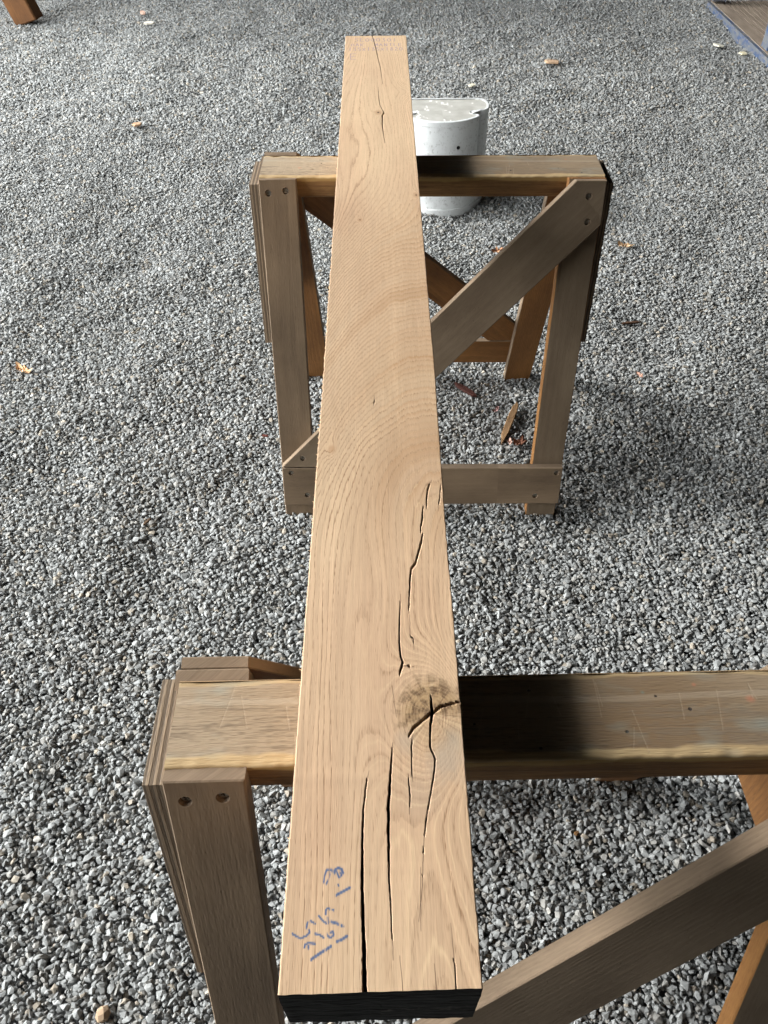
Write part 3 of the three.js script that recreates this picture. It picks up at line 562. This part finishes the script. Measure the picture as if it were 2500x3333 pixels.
{
  const t = thing('stillage', 'worn blue steel stillage with a dusty ribbed floor at the top right corner', 'stillage', [1.86, 0, -4.83]);
  const blueT = makeTex(256, 256, (i, j) => { const n = fbm(i / 26, j / 18, 81, 5), m = fbm(i / 7, j / 7, 82, 3); let c = mix3([0.05, 0.085, 0.17], [0.125, 0.14, 0.16], sst(0.3, 0.62, n + 0.2 * (m - 0.5))); return [...mix3(c, [0.3, 0.24, 0.18], clamp((m - 0.6) * 3)), n]; });
  const MB = std({ map: blueT.map, bumpMap: blueT.bump, bumpScale: 0.0008, roughness: 0.6 }), MD = bm(boardTex(95, [0.34, 0.28, 0.22], [0.2, 0.155, 0.12], 70, 0.4), 0.002);
  MB.map.repeat.set(1, 1.6); MB.bumpMap.repeat.set(1, 1.6);
  const F = { O: [0, 0, 0], A: [0, 0, -1], B: [1, 0, 0], N: [0, 1, 0] };
  const box = (nm, x0, x1, y0, y1, z0, z1, m) => mesh(nm, prism([[-z1, x1], [-z1, x0], [-z0, x0], [-z0, x1]].reverse(), y0, y1, 0.002, { O: [0, 0, 0], A: [0, 0, -1], B: [1, 0, 0], N: [0, 1, 0] }, [1, 0], [rnd(), rnd()]), m, t);
  box('base_frame', -0.004, 0.012, -0.02, 0.034, -0.14, 0.95, MB);
  box('sill_board', 0.0125, 0.06, 0.0, 0.038, -0.14, 0.95, MD);
  box('floor_panel', 0.06, 1.1, 0.0, 0.026, -0.14, 0.95, MD);
  for (let k = 0; k < 36; k++) { const x = 0.067 + k * 0.0285; box('floor_rib', x, x + 0.017, 0.026, 0.036, -0.13, 0.94, MD); }
  box('corner_post', 0.0, 0.07, 0.05, 0.9, -0.14, -0.07, MB);
  const p2 = box('corner_post', 0.004, 0.09, 0.05, 0.9, 0.7, 0.78, MB);
  box('base_frame', 0.05, 1.1, -0.02, 0.06, 0.952, 0.985, MB);
  box('back_rail', 0.0, 0.05, 0.84, 0.9, -0.066, 0.695, MB);
  const off = mesh('offcut', prism([[0, 0], [0.05, 0.006], [0.055, 0.13], [0.004, 0.12]], 0.037, 0.05, 0.002, { O: [0.16, 0, 0.52], A: [1, 0, 0], B: [0, 0, -1], N: [0, 1, 0] }, [0, 1], [0, 0]), std({ color: new THREE.Color(0.5, 0.42, 0.3), roughness: 0.9 }), t);
}

// ---------------------------------------------------------------- wood chips, bark and leaves on the gravel
function chip(name, label, cat, x, z, len, wid, th, yaw, col, o = {}) {
  const n = o.n ?? 7, poly = [];
  for (let i = 0; i < n; i++) { const a = i / n * 6.283 + rr(-0.2, 0.2), k = rr(0.78, 1.05); const c = Math.cos(a), sn = Math.sin(a), p = o.square ? 0.45 : 0.8; poly.push(new THREE.Vector2(Math.sign(c) * Math.pow(Math.abs(c), p) * len / 2 * k, Math.sign(sn) * Math.pow(Math.abs(sn), p) * wid / 2 * k)); }
  const g = new THREE.ExtrudeGeometry(new THREE.Shape(poly), { depth: th, bevelEnabled: true, bevelSize: th * 0.3, bevelThickness: th * 0.3, bevelSegments: 1, curveSegments: 4 });
  g.rotateX(-Math.PI / 2);
  const m = mesh(name, g, std({ map: o.plain ? null : edgT.map, bumpMap: edgT.bump, bumpScale: 0.001, color: new THREE.Color(...col), roughness: 0.9 }));
  const uv = g.attributes.uv; for (let i = 0; i < uv.count; i++) uv.setXY(i, uv.getY(i) / 0.12 + x, uv.getX(i) / 0.4 + z);
  m.position.set(x, gh(x, z) + 0.004 + (o.lift ?? 0), z); m.rotation.set(o.rx ?? rr(-0.12, 0.12), yaw, o.rz ?? rr(-0.12, 0.12)); tag(m, label, cat); return m;
}
function leaf(label, x, z, size, yaw, col, curl = 1, lobes = 5, cat = 'leaf') {
  const N = 30, R = 7, pos = [], uv = [], idx = [];
  const ph = rr(0, 6);
  for (let r = 0; r <= R; r++) for (let i = 0; i <= N; i++) {
    const a = i / N * 6.2832, out = size * 0.5 * (0.78 + 0.22 * Math.sin(a * lobes + ph)) * (0.72 + 0.28 * Math.cos(2 * a)), q = r / R, px = Math.cos(a) * out * q * 1.15, pz = Math.sin(a) * out * q;
    const y = curl * (0.35 * size * Math.pow(Math.abs(pz) / size * 1.6, 1.5) + 0.22 * size * Math.pow(px / size, 2) + 0.05 * size * Math.sin(a * 7 + r) * q);
    pos.push(px, y, pz); uv.push(px, pz);
    if (r < R && i < N) { const k = r * (N + 1) + i, b = k + N + 1; idx.push(k, k + 1, b, b, k + 1, b + 1); }
  }
  const top = geom(pos, uv, idx), low = pos.slice(); for (let k = 1; k < low.length; k += 3) low[k] -= 0.0006;
  const g = mergeGeometries([top, geom(low, uv, idx.slice().reverse())]);
  const m = mesh(cat === 'leaf' ? 'fallen_leaf' : 'bark_curl', g, std({ color: new THREE.Color(...col), roughness: 0.85, side: THREE.DoubleSide }));
  m.position.set(x, gh(x, z) + 0.006, z); m.rotation.set(rr(-0.15, 0.15), yaw, rr(-0.15, 0.15)); tag(m, label, cat); return m;
}
chip('wood_splinter', 'long tan bark splinter on the gravel inside the far sawhorse', 'splinter', 0.322, -1.38, 0.165, 0.015, 0.005, 1.2, [1.3, 1.05, 0.75], { n: 9, lift: 0.004, rx: 0.04, rz: 0.03 });
leaf('curled red-brown bark piece beside the long tan splinter', 0.335, -1.295, 0.045, 0.5, [0.26, 0.12, 0.075], 2.4, 4, 'bark');
leaf('small pink curled shaving beside the long tan splinter', 0.312, -1.3, 0.026, 1.5, [0.5, 0.34, 0.28], 2.2, 3, 'bark');
chip('wood_splinter', 'dark red wood splinter on the gravel close to the right edge of the beam', 'splinter', 0.222, -1.51, 0.075, 0.014, 0.005, -0.75, [0.22, 0.05, 0.03], { n: 8, lift: 0.004 });
leaf('dull mauve leaf scrap on the gravel above the long tan splinter', 0.295, -1.433, 0.026, 1, [0.33, 0.2, 0.19], 1.2, 3);
leaf('largest pale tan curled leaf on the gravel right of the far sawhorse', 0.8, -2.25, 0.058, 0.2, [0.62, 0.43, 0.26], 1.5, 5);
leaf('pale orange curled leaf on the gravel at the left edge of the yard', -0.953, -1.61, 0.055, 2.6, [0.68, 0.44, 0.25], 1.8, 5);
leaf('brown leaf on the gravel showing just above the diagonal brace', 0.384, -2.24, 0.05, 0.9, [0.42, 0.22, 0.12], 1.3, 4);
leaf('small pinkish leaf on the gravel right of the far sawhorse legs', 0.685, -1.56, 0.026, 2.2, [0.55, 0.33, 0.25], 1.4, 4);
chip('twig', 'thin brown twig on the gravel at the right of the far sawhorse', 'twig', 0.731, -1.84, 0.055, 0.006, 0.004, 0.1, [0.4, 0.26, 0.19], { n: 8 });
chip('twig', 'thin tan twig on the gravel left of the beam, lower left of the far sawhorse', 'twig', -0.513, -1.056, 0.024, 0.005, 0.003, 0.9, [0.42, 0.32, 0.2], { n: 7, lift: 0.003 });
chip('twig', 'tiny red twig on the gravel beside the left foot of the far sawhorse', 'twig', -0.276, -1.322, 0.016, 0.004, 0.003, -0.3, [0.55, 0.14, 0.1], { n: 7, lift: 0.004 });
chip('wood_chip', 'oval white wood chip on the gravel near the blue stillage', 'wood chip', 1.715, -4.28, 0.052, 0.062, 0.005, 0.2, [0.7, 0.68, 0.58], { plain: true, n: 9, lift: 0.006 });
chip('wood_chip', 'small square cream wood chip on the gravel near the blue stillage', 'wood chip', 1.8, -4.16, 0.036, 0.042, 0.004, 0.15, [0.66, 0.6, 0.42], { plain: true, n: 8, square: true, lift: 0.006 });
chip('wood_chip', 'orange-tan oblong wood chip on the gravel at the upper right of the beam', 'wood chip', 0.84, -4.045, 0.072, 0.045, 0.006, -0.2, [0.46, 0.31, 0.2], { plain: true,  n: 8, square: true, lift: 0.005 });
chip('wood_chip', 'narrow cream wood chip on the gravel behind the white tub', 'wood chip', 0.43, -3.735, 0.036, 0.026, 0.004, 0.3, [0.62, 0.59, 0.47], { plain: true,  n: 7, lift: 0.005 });
chip('wood_chip', 'narrow white wood chip on the gravel at the upper left of the yard', 'wood chip', -1.227, -4.695, 0.06, 0.03, 0.005, 0.1, [0.66, 0.63, 0.55], { plain: true,  n: 7, lift: 0.006 });
chip('wood_chip', 'small pink wood chip on the gravel at the top left of the yard', 'wood chip', -1.3, -4.895, 0.03, 0.06, 0.005, 0.4, [0.5, 0.33, 0.26], { plain: true,  n: 6, lift: 0.005 });
chip('wood_chip', 'orange-tan wood chip on the gravel left of the beam, level with the white tub', 'wood chip', -0.996, -3.286, 0.036, 0.03, 0.005, 0.3, [0.4, 0.25, 0.15], { plain: true,  n: 6, lift: 0.004 });
chip('wood_chip', 'tiny yellow-brown wood chip on the gravel between the near rail and brace', 'wood chip', 0.31, -0.37, 0.009, 0.006, 0.003, 0.5, [0.85, 0.6, 0.3], { n: 6, lift: 0.005 });
{
  const pts = []; for (let i = 0; i < 22; i++) { const y = 1 - 2 * (i + 0.5) / 22, a = i * 2.4, r = Math.sqrt(1 - y * y); pts.push(new THREE.Vector3(r * Math.cos(a) * rr(0.8, 1.1) * 0.011, y * 0.008, r * Math.sin(a) * rr(0.8, 1.1) * 0.013)); }
  const m = mesh('wood_lump', new ConvexGeometry(pts), std({ color: new THREE.Color(0.32, 0.23, 0.15), roughness: 0.95 }));
  m.position.set(-0.389, gh(-0.389, -0.128) + 0.006, -0.128); tag(m, 'brown lump of broken wood among the gravel at the bottom left', 'wood lump');
}
renderer.render(scene, camera);
